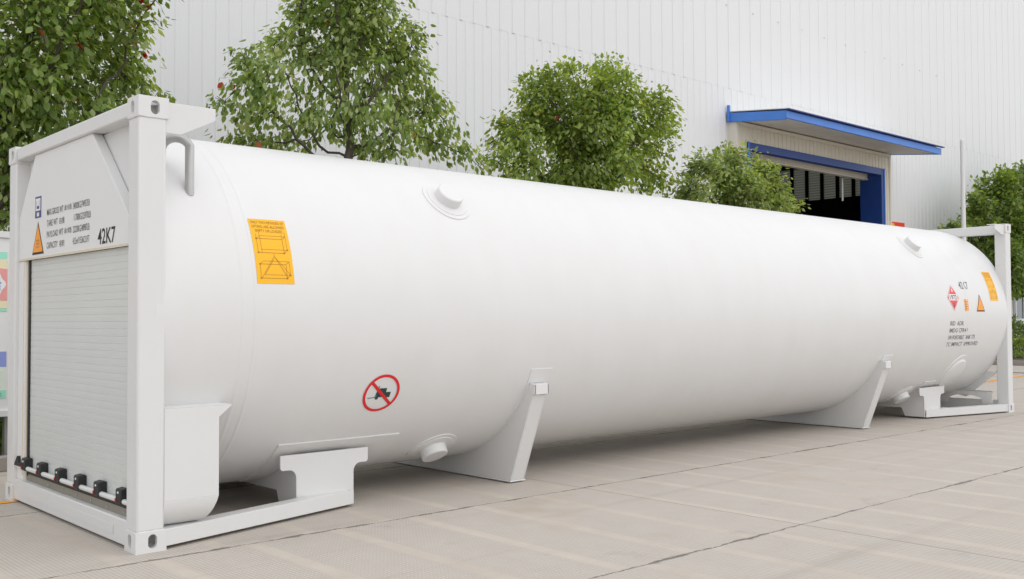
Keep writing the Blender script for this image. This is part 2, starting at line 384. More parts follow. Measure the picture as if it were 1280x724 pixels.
w = MB(); w.box(20.36, 27.34, 10.18, 10.32, 5.70, 5.86); w.box(20.36, 27.34, 10.16, 10.34, 5.66, 5.70); part(w, 'rolled_door_curtain', M_CLAD, bevel=0.01)
w = MB(); w.box(20.36, 27.34, 10.0, 10.16, 5.87, 6.3); part(w, 'door_head', M_DARK)
w = MB(); w.tube([(26.35, 10.5, 5.66), (26.35, 10.5, 4.95)], 0.028, 8); part(w, 'hoist_chain', M_TUBE)
# canopy
def slab(mb, x0, x1, yA, zA, yB, zB, th, mi=0):
    mb.prism([(yA, zA), (yB, zB), (yB, zB+th), (yA, zA+th)], 0, x0, x1, mi)
c = MB(); slab(c, 19.68, 28.1, 8.24, 6.335, 9.95, 6.53, 0.03); 
for i in range(28): slab(c, 19.8+i*0.3, 19.83+i*0.3, 8.24, 6.325, 9.7, 6.4915, 0.012)
cn = part(c, 'canopy', M_SOFFIT)
c = MB(); slab(c, 19.60, 28.18, 8.14, 6.54, 9.96, 6.735, 0.02); c.v = [(v[0]-10, v[1]-10, v[2]) for v in c.v]; c.build('canopy_sheet', M_WALL, cn)
c = MB(); c.box(19.60, 28.18, 8.19, 8.24, 6.31, 6.50)
slab(c, 19.60, 19.66, 8.24, 6.27, 9.95, 6.47, 0.235); slab(c, 28.12, 28.18, 8.24, 6.315, 9.95, 6.515, 0.19)
c.box(19.55, 19.62, 9.88, 9.95, 6.46, 6.90)
c.v = [(v[0]-10, v[1]-10, v[2]) for v in c.v]; c.build('fascia', M_BLUE, cn, bevel=0.006)
c = MB(); c.box(19.58, 28.22, 8.10, 8.186, 6.515, 6.54); c.v = [(v[0]-10, v[1]-10, v[2]) for v in c.v]; c.build('drip_edge', M_NAVY, cn)
# windows low in the wall, beyond the far end of the container
for x in (35.2, 38.0, 40.8):
    f = MB()
    for (a, b_, c_, d_) in ((x, x+2.5, 1.12, 1.24), (x, x+2.5, 2.9, 3.0), (x, x+.1, 1.24, 2.9), (x+2.4, x+2.5, 1.24, 2.9), (x+.8, x+.88, 1.24, 2.9), (x+1.62, x+1.70, 1.24, 2.9)):
        f.box(a, b_, 9.86, 9.96, c_, d_)
    f.box(x-.1, x+2.6, 9.78, 9.955, 1.05, 1.12)
    fo = part(f, 'window', M_WVINYL, bevel=0.006)
    gl = MB(); gl.box(x+.05, x+2.45, 9.90, 9.93, 1.2, 2.95); gl.v = [(v[0]-10, v[1]-10, v[2]) for v in gl.v]; gl.build('pane', M_GLASS, fo)

# red sign board on the wall right of the door
sg = thing('sign_board', 'small red sign board with a yellow corner on the white wall right of the doorway', 'sign', (28.15, 9.94, 3.62))
m = MB(); m.box(0, 1.06, -.03, 0, 0, .77); m.build('board', mat("signal red paint", (0.80, 0.06, 0.02), 0.5), sg, bevel=0.004)
m = MB(); m.box(.06, .36, -.034, -.031, .5, .72); m.build('yellow_panel', M_YEL, sg)

# white pole in front of the far tree
po = thing('pole', 'slender white steel pole standing by the far end of the container', 'pole', (24.7, 6.05, 0))
m = MB(); m.tube([(0,0,0), (0,0,3.5), (0,0,6.0)], [0.064, 0.060, 0.052], 16); m.build('shaft', M_WHITE, po)
m = MB(); m.box(-.15, .15, -.15, .15, 0, .02)
for a in (-.11, .11):
    for b2 in (-.11, .11): m.tube([(a, b2, .02), (a, b2, .06)], .014, 6)
m.build('base_plate', M_STEEL, po)
m = MB(); m.tube([(0,0,6.0), (0,0,6.06), (0,0,6.1)], [.06, .05, .012], 12); m.build('cap', M_WHITE, po)

# notice board behind the container on the left
nb = thing('notice_board', 'white framed notice board with colourful posters behind the container', 'notice board', (-2.6, 4.42, 0))
m = MB(); m.box(0, 3.5, 0, .06, .47, 2.10); m.build('panel', M_PANEL, nb, bevel=0.006)
m = MB(); m.box(-.04, 3.54, -.02, .08, 2.08, 2.14); m.box(-.04, 3.54, -.02, .08, .43, .49); m.box(3.5, 3.54, -.02, .08, .49, 2.08); m.box(-.04, 0, -.02, .08, .49, 2.08)
m.build('frame', M_WHITE, nb, bevel=0.004)
for x in (.3, 3.2):
    m = MB(); m.box(x-.04, x+.04, .085, .165, 0, 1.9); m.build('leg', M_STEEL, nb, bevel=0.004)
PX1 = 3.145   # right edge of the posters
M_MINT = mat("mint print", (0.35, 0.76, 0.58), 0.5); M_CREAM = mat("cream print", (0.82, 0.74, 0.50), 0.5)
M_ROSE = mat("rose print", (0.80, 0.34, 0.33), 0.5); M_VIO = mat("violet print", (0.27, 0.33, 0.68), 0.5)
M_PALE = mat("pale print", (0.72, 0.78, 0.70), 0.5)
def poster(x0, x1, z0, z1, kind):
    m = MB(); y = -.004
    if kind == 0:
        m.box(x0, x1, y, -.001, z0, z1, 0)
        m.box(x0, x1, y-.002, y-.0005, z1-.16, z1-.07, 1)
        n = 12; top = [(x0+(x1-x0)*i/n, z1-.16+.012*sin(i*1.3)) for i in range(n+1)]
        m.prism([(x0, z0+.10), (x1, z0+.10)] + top[::-1], 1, y-.004, y-.0025, 2)
        m.box(x0, x1, y-.002, y-.0005, z0+.03, z0+.10, 1)
        o = m.build('poster', [M_MINT, M_CREAM, M_ROSE], nb)
        for cx in (x1-.105, x1-.45, x1-.8):
            cl = MB(); cl.prism([(cx+.085*cos(a)*(1+.12*cos(5*a)), z0+.25+.10*sin(a)*(1+.12*cos(5*a))) for a in [2*pi*i/24 for i in range(24)]], 1, y-.007, y-.0055)
            cl.build('cloud_patch', M_WVINYL, o)
        for ch, cx in (("给", x1-.105), ("送", x1-.45), ("安", x1-.8)):
            vs, fs = fit_text(ch, .115, .115, 0.01)
            tx = MB(); tx.add([(cx-.0575+v[0], y-.0085, z0+.19+v[1]) for v in vs], fs); tx.build('lettering', M_VIO, o, smooth=False, fix=False)
    else:
        m.box(x0, x1, y, -.001, z0, z1, 0); m.box(x0, x1, y-.002, y-.0005, z1-.14, z1, 1); m.box(x0, x1, y-.002, y-.0005, z0, z0+.075, 2)
        o = m.build('poster', [M_PALE, M_VIO, M_MINT], nb)
        for i in range(3):
            vs, fs = fit_text("安全生产 人人有责", x1-x0-.1, .04); tx = MB()
            tx.add([(x0+.05+v[0], y-.004, z1-.22-i*.065+v[1]) for v in vs], fs); tx.build('lettering', M_GREY_INK, o, smooth=False, fix=False)
        tx = MB(); vs, fs = fit_text("安全第一 预防为主", x1-x0-.06, .04)
        tx.add([(x0+.03+v[0], y-.004, z0+.018+v[1]) for v in vs], fs)
        tx.build('lettering', M_GREY_INK, o, smooth=False, fix=False)
poster(1.95, PX1, 1.40, 1.95, 0); poster(1.95, PX1, .60, 1.03, 1)
poster(.3, 1.7, 1.40, 1.95, 0); poster(.3, 1.7, .60, 1.03, 1)

# ------------------------------------------------------------------ tank container
L_, W_, H_ = 12.192, 2.438, 2.591
R_, ZC, YC = 1.215, 1.365, 1.219
tc = thing('tank_container', 'long white gas tank container in a frame with a grey roller shutter end', 'tank container')
def onT(x, ang, h=0.0, side=1):
    """point on the tank: angle in radians above the horizontal on the camera side"""
    r = R_+h; y = YC - side*r*cos(ang); return (x, y, ZC + r*sin(ang))
# shell
sh = MB(); n = 128
prof = [(0.125, 0.0), (0.125, 0.55), (0.11, R_-0.09), (0.11, R_-0.002), (0.114, R_)]
xs = [0.114+i*(12.075-0.114)/60 for i in range(61)]
prof = [(0.35, 0.0), (0.33, 0.5), (0.26, 0.85), (0.20, R_-0.05), (0.112, R_-0.012), (0.112, R_)] + [(x, R_) for x in xs[1:-1]] + \
       [(12.08, R_), (12.08, R_-0.012), (11.99, R_-0.05), (11.93, 0.85), (11.86, 0.5), (11.84, 0.0)]
vs = []; fs = []
for (x, r) in prof: vs += [(x, YC-r*cos(2*pi*k/n), ZC+r*sin(2*pi*k/n)) for k in range(n)]
for i in range(len(prof)-1):
    for k in range(n): fs.append((i*n+k, i*n+(k+1) % n, (i+1)*n+(k+1) % n, (i+1)*n+k))
sh.add(vs, fs)
tank = sh.build('tank', M_TANK, tc)
def seam(x, w=.016, h=.0035):
    m = MB(); n = 128; pr = [(x-w, -.002), (x-w*.5, h), (x+w*.5, h), (x+w, -.002)]; vs = []; fs = []
    for (xx, hh) in pr: vs += [onT(xx, 2*pi*k/n, hh) for k in range(n)]
    for i in range(3):
        for k in range(n): fs.append((i*n+k, i*n+(k+1) % n, (i+1)*n+(k+1) % n, (i+1)*n+k))
    m.add(vs, fs); m.build('weld_seam', M_TANK, tank)
for x in (0.735, 10.78): seam(x, h=.0025)
seam(0.655, .022, .0025)
def nozzle(x, ang, side=1, cap=True):
    m = MB(); n = 56
    def ring(rho, h):
        return [onT(x+rho*cos(t), ang+rho*sin(t)/R_, h, side) for t in [2*pi*i/n for i in range(n)]]
    # pad conforming to the shell, two steps
    st = [ring(.205, -.004), ring(.202, .007), ring(.172, .008), ring(.169, .013), ring(.10, .014)]
    if not cap:
        st = [ring(.30, -.004), ring(.295, .010), ring(.24, .012), ring(.22, .03), ring(.14, .045), ring(.02, .05)]
    # flat capped stub along the normal
    c0 = Vector(onT(x, ang, 0, side)); nrm = (c0 - Vector((x, YC, ZC))).normalized(); tx = Vector((1,0,0)); ty = nrm.cross(tx)
    def flat(rho, h): return [tuple(c0 + nrm*h + tx*rho*cos(2*pi*i/n) + (ty if ty.z*1 > 0 else -ty)*rho*sin(2*pi*i/n)) for i in range(n)]
    if cap: st += [flat(.108, .010), flat(.105, .072), flat(.098, .079), flat(.02, .080)]
    vs = [v for r in st for v in r]; fs = []
    for i in range(len(st)-1):
        for k in range(n): fs.append((i*n+k, i*n+(k+1) % n, (i+1)*n+(k+1) % n, (i+1)*n+k))
    fs.append(tuple((len(st)-1)*n+k for k in range(n)))
    m.add(vs, fs); m.build('nozzle', M_TANK, tank)
nozzle(2.50, rad(44.2)); nozzle(2.55, rad(-59.5)); nozzle(9.95, rad(44)); nozzle(10.12, rad(-60)); nozzle(10.95, rad(-41), cap=False)
def weld_pad(x0, x1, a0, a1, side=1, h=.009):
    m = MB(); nx, na = 6, 12
    A = [rad(a0+(a1-a0)*i/na) for i in range(na+1)]; X = [x0, x0+.03] + [x0+.03+(x1-x0-.06)*i/nx for i in range(1, nx)] + [x1-.03, x1]
    def P(i, j, hh):
        a = A[j]; x = X[i]
        return onT(x, a, hh, side)
    vs = [P(i, j, h) for i in range(len(X)) for j in range(na+1)] + [P(i, j, -.004) for i in range(len(X)) for j in range(na+1)]
    o = len(X)*(na+1); fs = []
    for i in range(len(X)-1):
        for j in range(na):
            q = (i*(na+1)+j, (i+1)*(na+1)+j, (i+1)*(na+1)+j+1, i*(na+1)+j+1); fs += [q, tuple(o+k for k in q[::-1])]
    bd = [i*(na+1) for i in range(len(X))] + [(len(X)-1)*(na+1)+j for j in range(1, na+1)] + [i*(na+1)+na for i in range(len(X)-2, -1, -1)] + [j for j in range(na-1, 0, -1)]
    for q in range(len(bd)): fs.append((bd[q], bd[(q+1) % len(bd)], o+bd[(q+1) % len(bd)], o+bd[q]))
    m.add(vs, fs); m.build('weld_pad', M_TANK, tank)
for sd in (1, -1):
    weld_pad(1.10, 2.08, -76, -46.4, sd); weld_pad(10.35, 11.25, -76, -46.5, sd)
    weld_pad(3.13, 3.36, -46, -21.5, sd, .006); weld_pad(8.75, 8.98, -46, -24, sd, .006)

# corner castings with real apertures
def make_casting():
    """built for the corner x=0,y=0,z=0 (bottom): hollow block with oval holes on end, side and bottom"""
    LX, LY, LZ = .178, .162, .118
    m = MB(); m.box(0, LX, 0, LY, 0, LZ); base = m.build('corner_casting', M_WHITE, smooth=False)
    cut = []
    def cutter(mb): o = mb.build('cut', M_WHITE, smooth=False); cut.append(o); return o
    c = MB(); c.box(.026, LX-.016, .026, LY-.016, .026, LZ-.016); cutter(c)
    def stad(w, h, n=10):
        w, h = w/2, h/2; r = w; p = []
        for i in range(n+1): a = pi*i/n; p.append((r*cos(a), h-r+r*sin(a)))
        for i in range(n+1): a = pi+pi*i/n; p.append((r*cos(a), -h+r+r*sin(a)))
        return p
    c = MB(); c.prism([(.0975+u, .062+v) for u, v in stad(.052, .080)], 1, -.02, .06); cutter(c)      # side (y=0)
    c = MB(); c.prism([(.088+u, .062+v) for u, v in stad(.052, .080)], 0, -.02, .06); cutter(c)       # end (x=0)
    c = MB(); c.prism([(.092+v, .085+u) for u, v in stad(.062, .110)], 2, -.02, .06); cutter(c)       # bottom
    for o in cut:
        b = base.modifiers.new('b', 'BOOLEAN'); b.object = o; b.operation = 'DIFFERENCE'; b.solver = 'EXACT'
    dg = bpy.context.evaluated_depsgraph_get(); dg.update()
    me = bpy.data.meshes.new_from_object(base.evaluated_get(dg)); me.name = 'corner_casting'
    base.modifiers.clear(); base.data = me
    for o in cut: bpy.data.objects.remove(o)
    bv = base.modifiers.new('bevel', 'BEVEL'); bv.width = .013; bv.segments = 3; bv.limit_method = 'ANGLE'; bv.angle_limit = rad(60)
    bv.width = .006
    for p in me.polygons: p.use_smooth = False
    return base
cast = make_casting()
cast.parent = tc
def mirrored_mesh(me, sx, sy, sz):
    c = me.copy(); bm = bmesh.new(); bm.from_mesh(c)
    for v in bm.verts: v.co = (v.co.x*sx, v.co.y*sy, v.co.z*sz)
    if sx*sy*sz < 0: bmesh.ops.reverse_faces(bm, faces=bm.faces)
    bm.to_mesh(c); bm.free(); return c
src = cast.data
for ix in (0, 1):
    for iy in (0, 1):
        for iz in (0, 1):
            if (ix, iy, iz) == (0, 0, 0): continue
            o = cast.copy(); o.data = mirrored_mesh(src, -1 if ix else 1, -1 if iy else 1, -1 if iz else 1); COL.objects.link(o)
            o.parent = tc; o.location = (L_ if ix else 0, W_ if iy else 0, H_ if iz else 0)
# end frames
for ix in (0, 1):
    fx = (lambda a: a) if ix == 0 else (lambda a: L_-a)
    def bx(a0, a1, *r):
        m = MB(); x0, x1 = sorted((fx(a0), fx(a1))); m.box(x0, x1, *r); return m
    for iy in (0, 1):
        y0, y1 = (.005, .158) if iy == 0 else (W_-.158, W_-.005)
        bx(.006, .166, y0, y1, .1185, H_-.1185).build('corner_post', M_WHITE, tc, bevel=.012, seg=3)
    m = bx(.012, .13, .1625, W_-.1625, 2.487 if ix == 0 else 2.455, 2.578)
    m.build('top_rail', M_WHITE, tc, bevel=.01)
    m = bx(.012, .13, .1625, W_-.1625, .018, .166)
    br = m.build('bottom_rail', M_WHITE, tc, bevel=.008)
    if ix == 0:
        m = MB(); m.box(.0085, .0115, .36, 2.08, .06, .118); m.build('raised_plate', M_WHITE, br, bevel=.0015)
# weld beads where the posts meet their castings
for ix in (0, 1):
    for iy in (0, 1):
        for zz in (.1185, H_-.1185):
            x0, x1 = (.006, .166) if ix == 0 else (L_-.166, L_-.006); y0, y1 = (.005, .158) if iy == 0 else (W_-.158, W_-.005)
            m = MB(); wob = random.Random(ix*4+iy*2+int(zz)); lp = []
            for (ax, ay), (bx_, by) in zip([(x0, y0), (x1, y0), (x1, y1), (x0, y1)], [(x1, y0), (x1, y1), (x0, y1), (x0, y0)]):
                for q in range(9): lp.append((ax+(bx_-ax)*(q+.5)/9, ay+(by-ay)*(q+.5)/9, zz+wob.uniform(-.0012, .0012)))
            m.tube(lp + [lp[0]], [wob.uniform(.0042, .0062) for _ in range(len(lp)+1)], 6); m.build('weld_bead', M_WHITE, tc)
# top corner gussets on both ends (plates running along the tank)
for iy in (0, 1):
    ya, yb = (.02, .034) if iy == 0 else (W_-.034, W_-.02)
    m = MB(); m.prism([(.1785, 2.573), (.475, 2.573), (.475, 2.50), (.262, 2.392), (.167, 2.392), (.167, 2.47)], 1, ya, yb)
    m.prism([(.18, ya+.013 if iy == 0 else ya-.10), (.47, ya+.013 if iy == 0 else ya-.10), (.47, yb+.10 if iy == 0 else yb-.013), (.18, yb+.10 if iy == 0 else yb-.013)], 2, 2.562, 2.573)
    m.build('top_gusset', M_WHITE, tc, bevel=.003)
    m = MB(); m.prism([(L_-.1785, 2.573), (L_-.475, 2.573), (L_-.475, 2.50), (L_-.262, 2.44), (L_-.167, 2.44), (L_-.167, 2.47)], 1, ya, yb)
    m.prism([(L_-.18, ya+.013 if iy == 0 else ya-.10), (L_-.47, ya+.013 if iy == 0 else ya-.10), (L_-.47, yb+.10 if iy == 0 else yb-.013), (L_-.18, yb+.10 if iy == 0 else yb-.013)], 2, 2.562, 2.573)
    m.build('top_gusset', M_WHITE, tc, bevel=.003)
# bottom side rails: they run inwards from the corner castings to the brackets under the tank
for ix in (0, 1):
    for iy in (0, 1):
        dx = 0 if ix == 0 else .08
        fx = (lambda x: x) if ix == 0 else (lambda x: L_-x-dx*(x-.178)/1.5)
        fy = (lambda y: y) if iy == 0 else (lambda y: W_-y)
        P = lambda pts: [(fx(a), fy(b)) for a, b in pts]
        m = MB()
        m.prism(P([(.178, .012), (1.70, .395), (1.70, .407), (.178, .024)]), 2, .020, .116)
        m.prism(P([(.178, .0245), (1.66, .3975), (1.66, .50), (.178, .127)]), 2, .102, .1155)
        m.prism(P([(.178, .0245), (1.66, .3975), (1.66, .50), (.178, .127)]), 2, .0205, .034)
        m.build('side_rail', M_WHITE, tc, bevel=.003)
# side brackets: flared front plate and transverse webs hugging the tank
def flare(x0, x1, n0, n1, z0, z1, zn, r=.05, seg=6):
    """wide head z zn..z1 between x0,x1; neck n0..n1 down to z0, concave fillets"""
    p = [(n0, z0), (n1, z0), (n1, zn-r)]
    for i in range(1, seg+1): a = pi/2*i/seg; p.append((n1+r-r*cos(a), zn-r+r*sin(a)))
    p += [(x1-.018, zn), (x1-.005, zn+.006), (x1, zn+.02), (x1, z1), (x0, z1), (x0, zn+.02), (x0+.005, zn+.006), (x0+.018, zn), (n0-r, zn)]
    for i in range(1, seg+1): a = pi/2*i/seg; p.append((n0-r+r*sin(a), zn-r*(1-cos(a))))
    return p
def web(x, zb, foot, y0=.431, zt=.375):
    p = [(y0, zb), (y0, zt)]
    for i in range(41):
        a = rad(-54) + (rad(-126)-rad(-54))*i/40
        p.append((YC-(R_-.004)*cos(a), ZC+(R_-.004)*sin(a)))
    p += [(W_-y0, zt), (W_-y0, zb), (W_-foot, zb), (W_-foot-.05, zb+.11), (foot+.05, zb+.11), (foot, zb)]
    m = MB(); m.prism(p, 0, x, x+.014); return m.build('transverse_web', M_WHITE, tc, bevel=.002)
for ix in (0, 1):
    for iy in (0, 1):
        Ys = (.416, .430) if iy == 0 else (W_-.430, W_-.416)
        fx = (lambda x: x) if ix == 0 else (lambda x: L_-.08-x)
        m = MB(); m.prism([(fx(a), b) for a, b in flare(1.135, 1.832, 1.255, 1.712, .020, .402, .300, .055)], 1, *Ys)
        m.build('side_bracket', M_WHITE, tc, bevel=.003)
web(1.258, .022, .64); web(1.69, .022, .60); web(L_-.08-1.709, .022, .68); web(L_-.08-1.272, .022, .60)
# two saddles between the brackets
def saddle(x, t=.15):
    def pl():
        p = []
        for i in range(41):
            a = rad(-29) + (rad(-151)-rad(-29))*i/40
            p.append((YC-(R_-.004)*cos(a), ZC+(R_-.004)*sin(a)))
        return p
    arc = pl(); top_l = (0.055, .80); 
    poly = [(.36, .022), (.10, .715), (.07, .72), (.07, .80), (.125, .81)] + [q for q in arc if q[1] < .80] + [(W_-.125, .81), (W_-.07, .80), (W_-.07, .72), (W_-.10, .715), (W_-.36, .022)]
    m = MB()
    m.prism(poly, 0, x, x+.012); m.prism(poly, 0, x+t-.012, x+t)
    for s in (1, -1):
        f = (lambda y: y) if s == 1 else (lambda y: W_-y)
        face = [(.36, .022), (.10, .715), (.112, .72), (.372, .022)]
        m.prism([(f(a), b) for a, b in face], 0, x+.0125, x+t-.0125)
        cap = [(.070, .72), (.070, .80), (.13, .805), (.13, .72)]
        m.prism([(f(a), b) for a, b in cap], 0, x-.001, x+t+.001)
    m.box(x-.008, x+t+.008, .352, W_-.352, .010, .0215)
    return m.build('support_saddle', M_WHITE, tc, bevel=.003)
saddle(3.15); saddle(8.72)
# side skirts of the valve cabinet
for iy in (0, 1):
    f = (lambda y: y) if iy == 0 else (lambda y: W_-y)
    m = MB()
    ol = [(.167, .272), (.502, .272), (.502, .735), (.585, .802), (.167, .802)]
    k0 = [(x, f(.012), z) for x, z in ol]; k1 = [(x, f(.022), z) for x, z in ol]; n5 = 5
    m.add(k0 + k1, [tuple(range(5)), tuple(range(9, 4, -1))] + [(i, (i+1) % 5, 5+(i+1) % 5, 5+i) for i in range(5)])
    K = 7; vs = []
    for q in range(K+1):
        a = pi/2*q/K; yy = .012+.14*(1-cos(a)); zz = .2715-.155*sin(a); xr = .502-.085*(q/K)**1.1
        vs += [(.167, f(yy), zz), (xr, f(yy), zz), (xr, f(yy+.011), zz+.004), (.167, f(yy+.011), zz+.004)]
    fs = [(4*q+e, 4*q+(e+1) % 4, 4*q+4+(e+1) % 4, 4*q+4+e) for q in range(K) for e in range(4)] + [(3,2,1,0), (4*K, 4*K+1, 4*K+2, 4*K+3)]
    m.add(vs, fs)
    m.build('cabinet_skirt', M_WHITE, tc, bevel=.0025)
    m = MB(); m.add([(.167, f(.013), .8025), (.584, f(.013), .8025), (.56, f(.16), .808), (.167, f(.16), .808), (.167, f(.013), .806), (.584, f(.013), .806), (.56, f(.16), .812), (.167, f(.16), .812)], [(0,1,2,3),(7,6,5,4),(0,1,5,4),(1,2,6,5),(2,3,7,6),(3,0,4,7)])
    m.build('skirt_lid', M_WHITE, tc)
# far frame: lower corner plates and an arched cross beam
for iy in (0, 1):
    f = (lambda y: y) if iy == 0 else (lambda y: W_-y)
    m = MB(); m.prism([(f(.14), .57), (f(.18), .57), (f(.66), .20), (f(.60), .19)], 0, L_-.115, L_-.10); m.prism([(f(.6), .19), (f(.16), .55), (f(.30), .56), (f(.75), .22)], 0, L_-.13, L_-.118)
    m.build('corner_brace', M_WHITE, tc, bevel=.002)
pts = [(.17, .12), (.17, .29), (W_-.17, .29), (W_-.17, .12)]
for c0 in (1.9, 1.22, .54):
    for i in range(13): a = pi*i/12; pts.append((c0+.24*cos(a), .12+.11*sin(a)**.6))
m = MB(); m.prism(pts, 0, L_-.30, L_-.29); m.box(L_-.30, L_-.22, .17, W_-.17, .285, .295); m.build('arched_beam', M_WHITE, tc)
# near end: trapezoid panel above the shutter
pan = [(.158, 1.752), (.158, 1.865), (.815, 2.486), (1.93, 2.486), (W_-.158, 2.06), (W_-.158, 1.752)]
m = MB(); m.prism(pan, 0, .034, .10); panel = m.build('cabinet_panel', M_PANEL, tc, bevel=.004)
m = MB(); m.box(.028, .0335, .158, W_-.158, 1.745, 1.76); m.build('panel_lip', M_SEAL, panel)
m = MB(); m.prism([(.16, 1.76), (W_-.16, 1.76), (W_-.16, 2.484), (.16, 2.484)], 0, .1035, .1095); m.build('end_plate', M_WHITE, tc)
# cabinet interior back plate
m = MB(); m.prism([(.16, .17), (W_-.16, .17), (W_-.16, 1.75), (.16, 1.75)], 0, .14, .15); m.build('cabinet_back', M_PANEL, tc)
# roller shutter
m = MB(); z = .236; prof = []
SL = .0445
while z < 1.744:
    prof += [(.0644, z), (.0625, z+.002), (.0621, z+SL*.5), (.0625, z+SL-.003), (.0644, z+SL-.0015)]; z += SL
prof.append((.066, 1.748)); n = len(prof)
m.add([(a, .162, b) for a, b in prof] + [(a, 2.088, b) for a, b in prof], [(i, i+1, n+i+1, n+i) for i in range(n-1)])
shut = m.build('roller_shutter', M_SLAT, tc, smooth=False)
m = MB(); m.box(.052, .075, 2.088, 2.118, .20, 1.748); m.box(.056, .075, .160, .1615, .20, 1.748); m.box(.055, .072, .162, 2.088, .214, .2355); m.build('rubber_seal', M_BLACK, shut)
m = MB(); m.box(.034, .09, 2.14, W_-.158, .166, 1.745); m.build('shutter_guide', M_PANEL, shut, bevel=.003)
m = MB(); m.box(.032, .038, 2.150, 2.162, .2, 1.744); m.box(.045, .09, 2.118, 2.14, .166, 1.745); m.build('sealant_strip', M_SEAL, shut)
m = MB(); m.box(.054, .088, .16, 2.12, .1665, .2135)
m.build('sill', M_ALU, shut)
for i in range(7):
    m = MB(); y = .3+i*.27; m.tube([(.0535, y, .188), (.050, y, .188)], .008, 8); m.build('sill_bolt', M_STEEL, shut)
# bar with black clamps
m = MB(); m.tube([(.028, .165, .262), (.028, 2.25, .262)], .0155, 16); bar = m.build('locking_bar', M_TUBE, tc)
for yc in (2.054, 1.72, 1.345, .984, .638, .283):
    m = MB(); m.prism([(.008, .247), (.050, .247), (.0615, .262), (.0615, .33), (.048, .338), (.012, .332), (.008, .322)], 1, yc-.042, yc+.042)
    cl = m.build('clamp', M_BLACK, bar, bevel=.005)
    m = MB(); m.box(.016, .030, yc+.0425, yc+.046, .262, .284); m.box(.003, .0075, yc+.030, yc+.041, .256, .276); m.build('red_catch', M_RED, cl)
    m = MB(); m.box(.005, .0075, yc-.010, yc+.008, .306, .318); m.build('white_mark', M_WVINYL, cl)
m = MB(); m.prism([(2.12, .262), (2.29, .262), (2.27, .285), (2.215, .335), (2.20, .335), (2.19, .29), (2.12, .285)], 0, .012, .04); m.build('end_handle', M_BLACK, bar, bevel=.004)
# vent pipe over the near end of the tank
m = MB(); pts = [(.417, .25, 2.07), (.417, .25, 2.37)]
for i in range(9): a = pi*i/8; pts.append((.357+.06*cos(a), .25+.13*i/8, 2.372+.055*sin(a)))
pts += [(.297, .385, 2.36), (.297, .40, 2.22)]
m.tube(pts, .0275, 14); m.build('vent_pipe', M_STEEL, tc)

# ------- markings on the end panel
def flat_text(body, y0, z0, w, h, name, mtl, parent, x=.0325, bold=0.0, smooth=False):
    vs, fs = fit_text(body, w, h, bold); m = MB(); m.add([(x, y0-v[0], z0+v[1]) for v in vs], fs); return m.build(name, mtl, parent, smooth=False, fix=False)
m = MB()
for i, (a, b_, c_) in enumerate((("MAX.GROSS WT", "(最大总重)", "34000KG/74957LB"), ("TARE WT", "自重", "11780KG/25970LB"),
                            ("PAYLOAD WT", "(最大载重)", "22220KG/48987LB"), ("CAPACITY", "容积", "43.5m³/1536CU.FT"))):
    z = 2.035 - i*.0765
    for body, y0, wd in ((a, 1.665, .33 if i in (0, 2) else .22), (b_, 1.315 if i in (0, 2) else 1.41, .14 if i in (0, 2) else .10), (c_, 1.15 if i != 1 else 1.13, .30)):
        vs, fs = fit_text(body, wd, .044, .004); m = MB(); m.add([(.0325, y0-v[0], z+v[1]) for v in vs], fs); m.build('weight_marking', M_GREY_INK, panel, smooth=False, fix=False)
flat_text("42K7", .705, 1.778, .285, .098, 'size_marking', M_INK, panel, bold=.012)
m = MB(); m.box(.0318, .0335, 1.79, 1.918, 2.035, 2.185, 0); m.box(.0308, .0315, 1.803, 1.905, 2.085, 2.172, 1); m.box(.0302, .0305, 1.825, 1.882, 2.098, 2.118, 0)
m.box(.0302, .0305, 1.825, 1.830, 2.118, 2.155, 0); m.box(.0302, .0305, 1.877, 1.882, 2.118, 2.155, 0)
m.box(.0305, .0315, 1.83, 1.875, 2.045, 2.072, 1)
m.build('blue_plate', [M_NAVY, M_WVINYL], panel, smooth=False)
m = MB(); m.prism([(1.728, 1.778), (1.978, 1.778), (1.853, 2.008)], 0, .0325, .0338, 0); m.prism([(1.748, 1.794), (1.958, 1.794), (1.853, 1.985)], 0, .0312, .0322, 1)
tri = m.build('warning_triangle', [M_INK, M_ORG], panel, smooth=False)
for i, s_t in enumerate(("WARNING", "COMBUSTIBLE", "LNG")):
    m = MB(); vs, fs = fit_text(s_t, .07, .013); m.add([(.0306, 1.853+.035-v[0], 1.868-i*.022+v[1]) for v in vs], fs); m.build('lettering', M_INK2, tri, smooth=False, fix=False)

# ------- markings on the tank (curved with the shell)
def wrap(o_mb, x0, a0, h=.0015):
    """(u,v) sheet coordinates -> tank surface; x0 and a0 (degrees) at u=v=0"""
    o_mb.v = [onT(x0+u, rad(a0)+v/R_, h+w) for (u, w, v) in o_mb.v]; return o_mb
def sheet(mb, u0, u1, v0, v1, h=0.0, mi=0, n=10):
    vs = []
    for i in range(n+1):
        v = v0+(v1-v0)*i/n; vs += [(u0, h, v), (u1, h, v)]
    mb.add(vs, [(2*i, 2*i+1, 2*i+3, 2*i+2) for i in range(n)], mi)
def stroke(mb, u0, v0, u1, v1, w, h=.0, mi=0, n=6):
    d = Vector((u1-u0, v1-v0)); L = d.length; d /= L; q = Vector((-d.y, d.x))*w/2; vs = []
    for i in range(n+1):
        p = Vector((u0, v0))+d*L*i/n; vs += [(p.x-q.x, h, p.y-q.y), (p.x+q.x, h, p.y+q.y)]
    mb.add(vs, [(2*i, 2*i+2, 2*i+3, 2*i+1) for i in range(n)], mi)
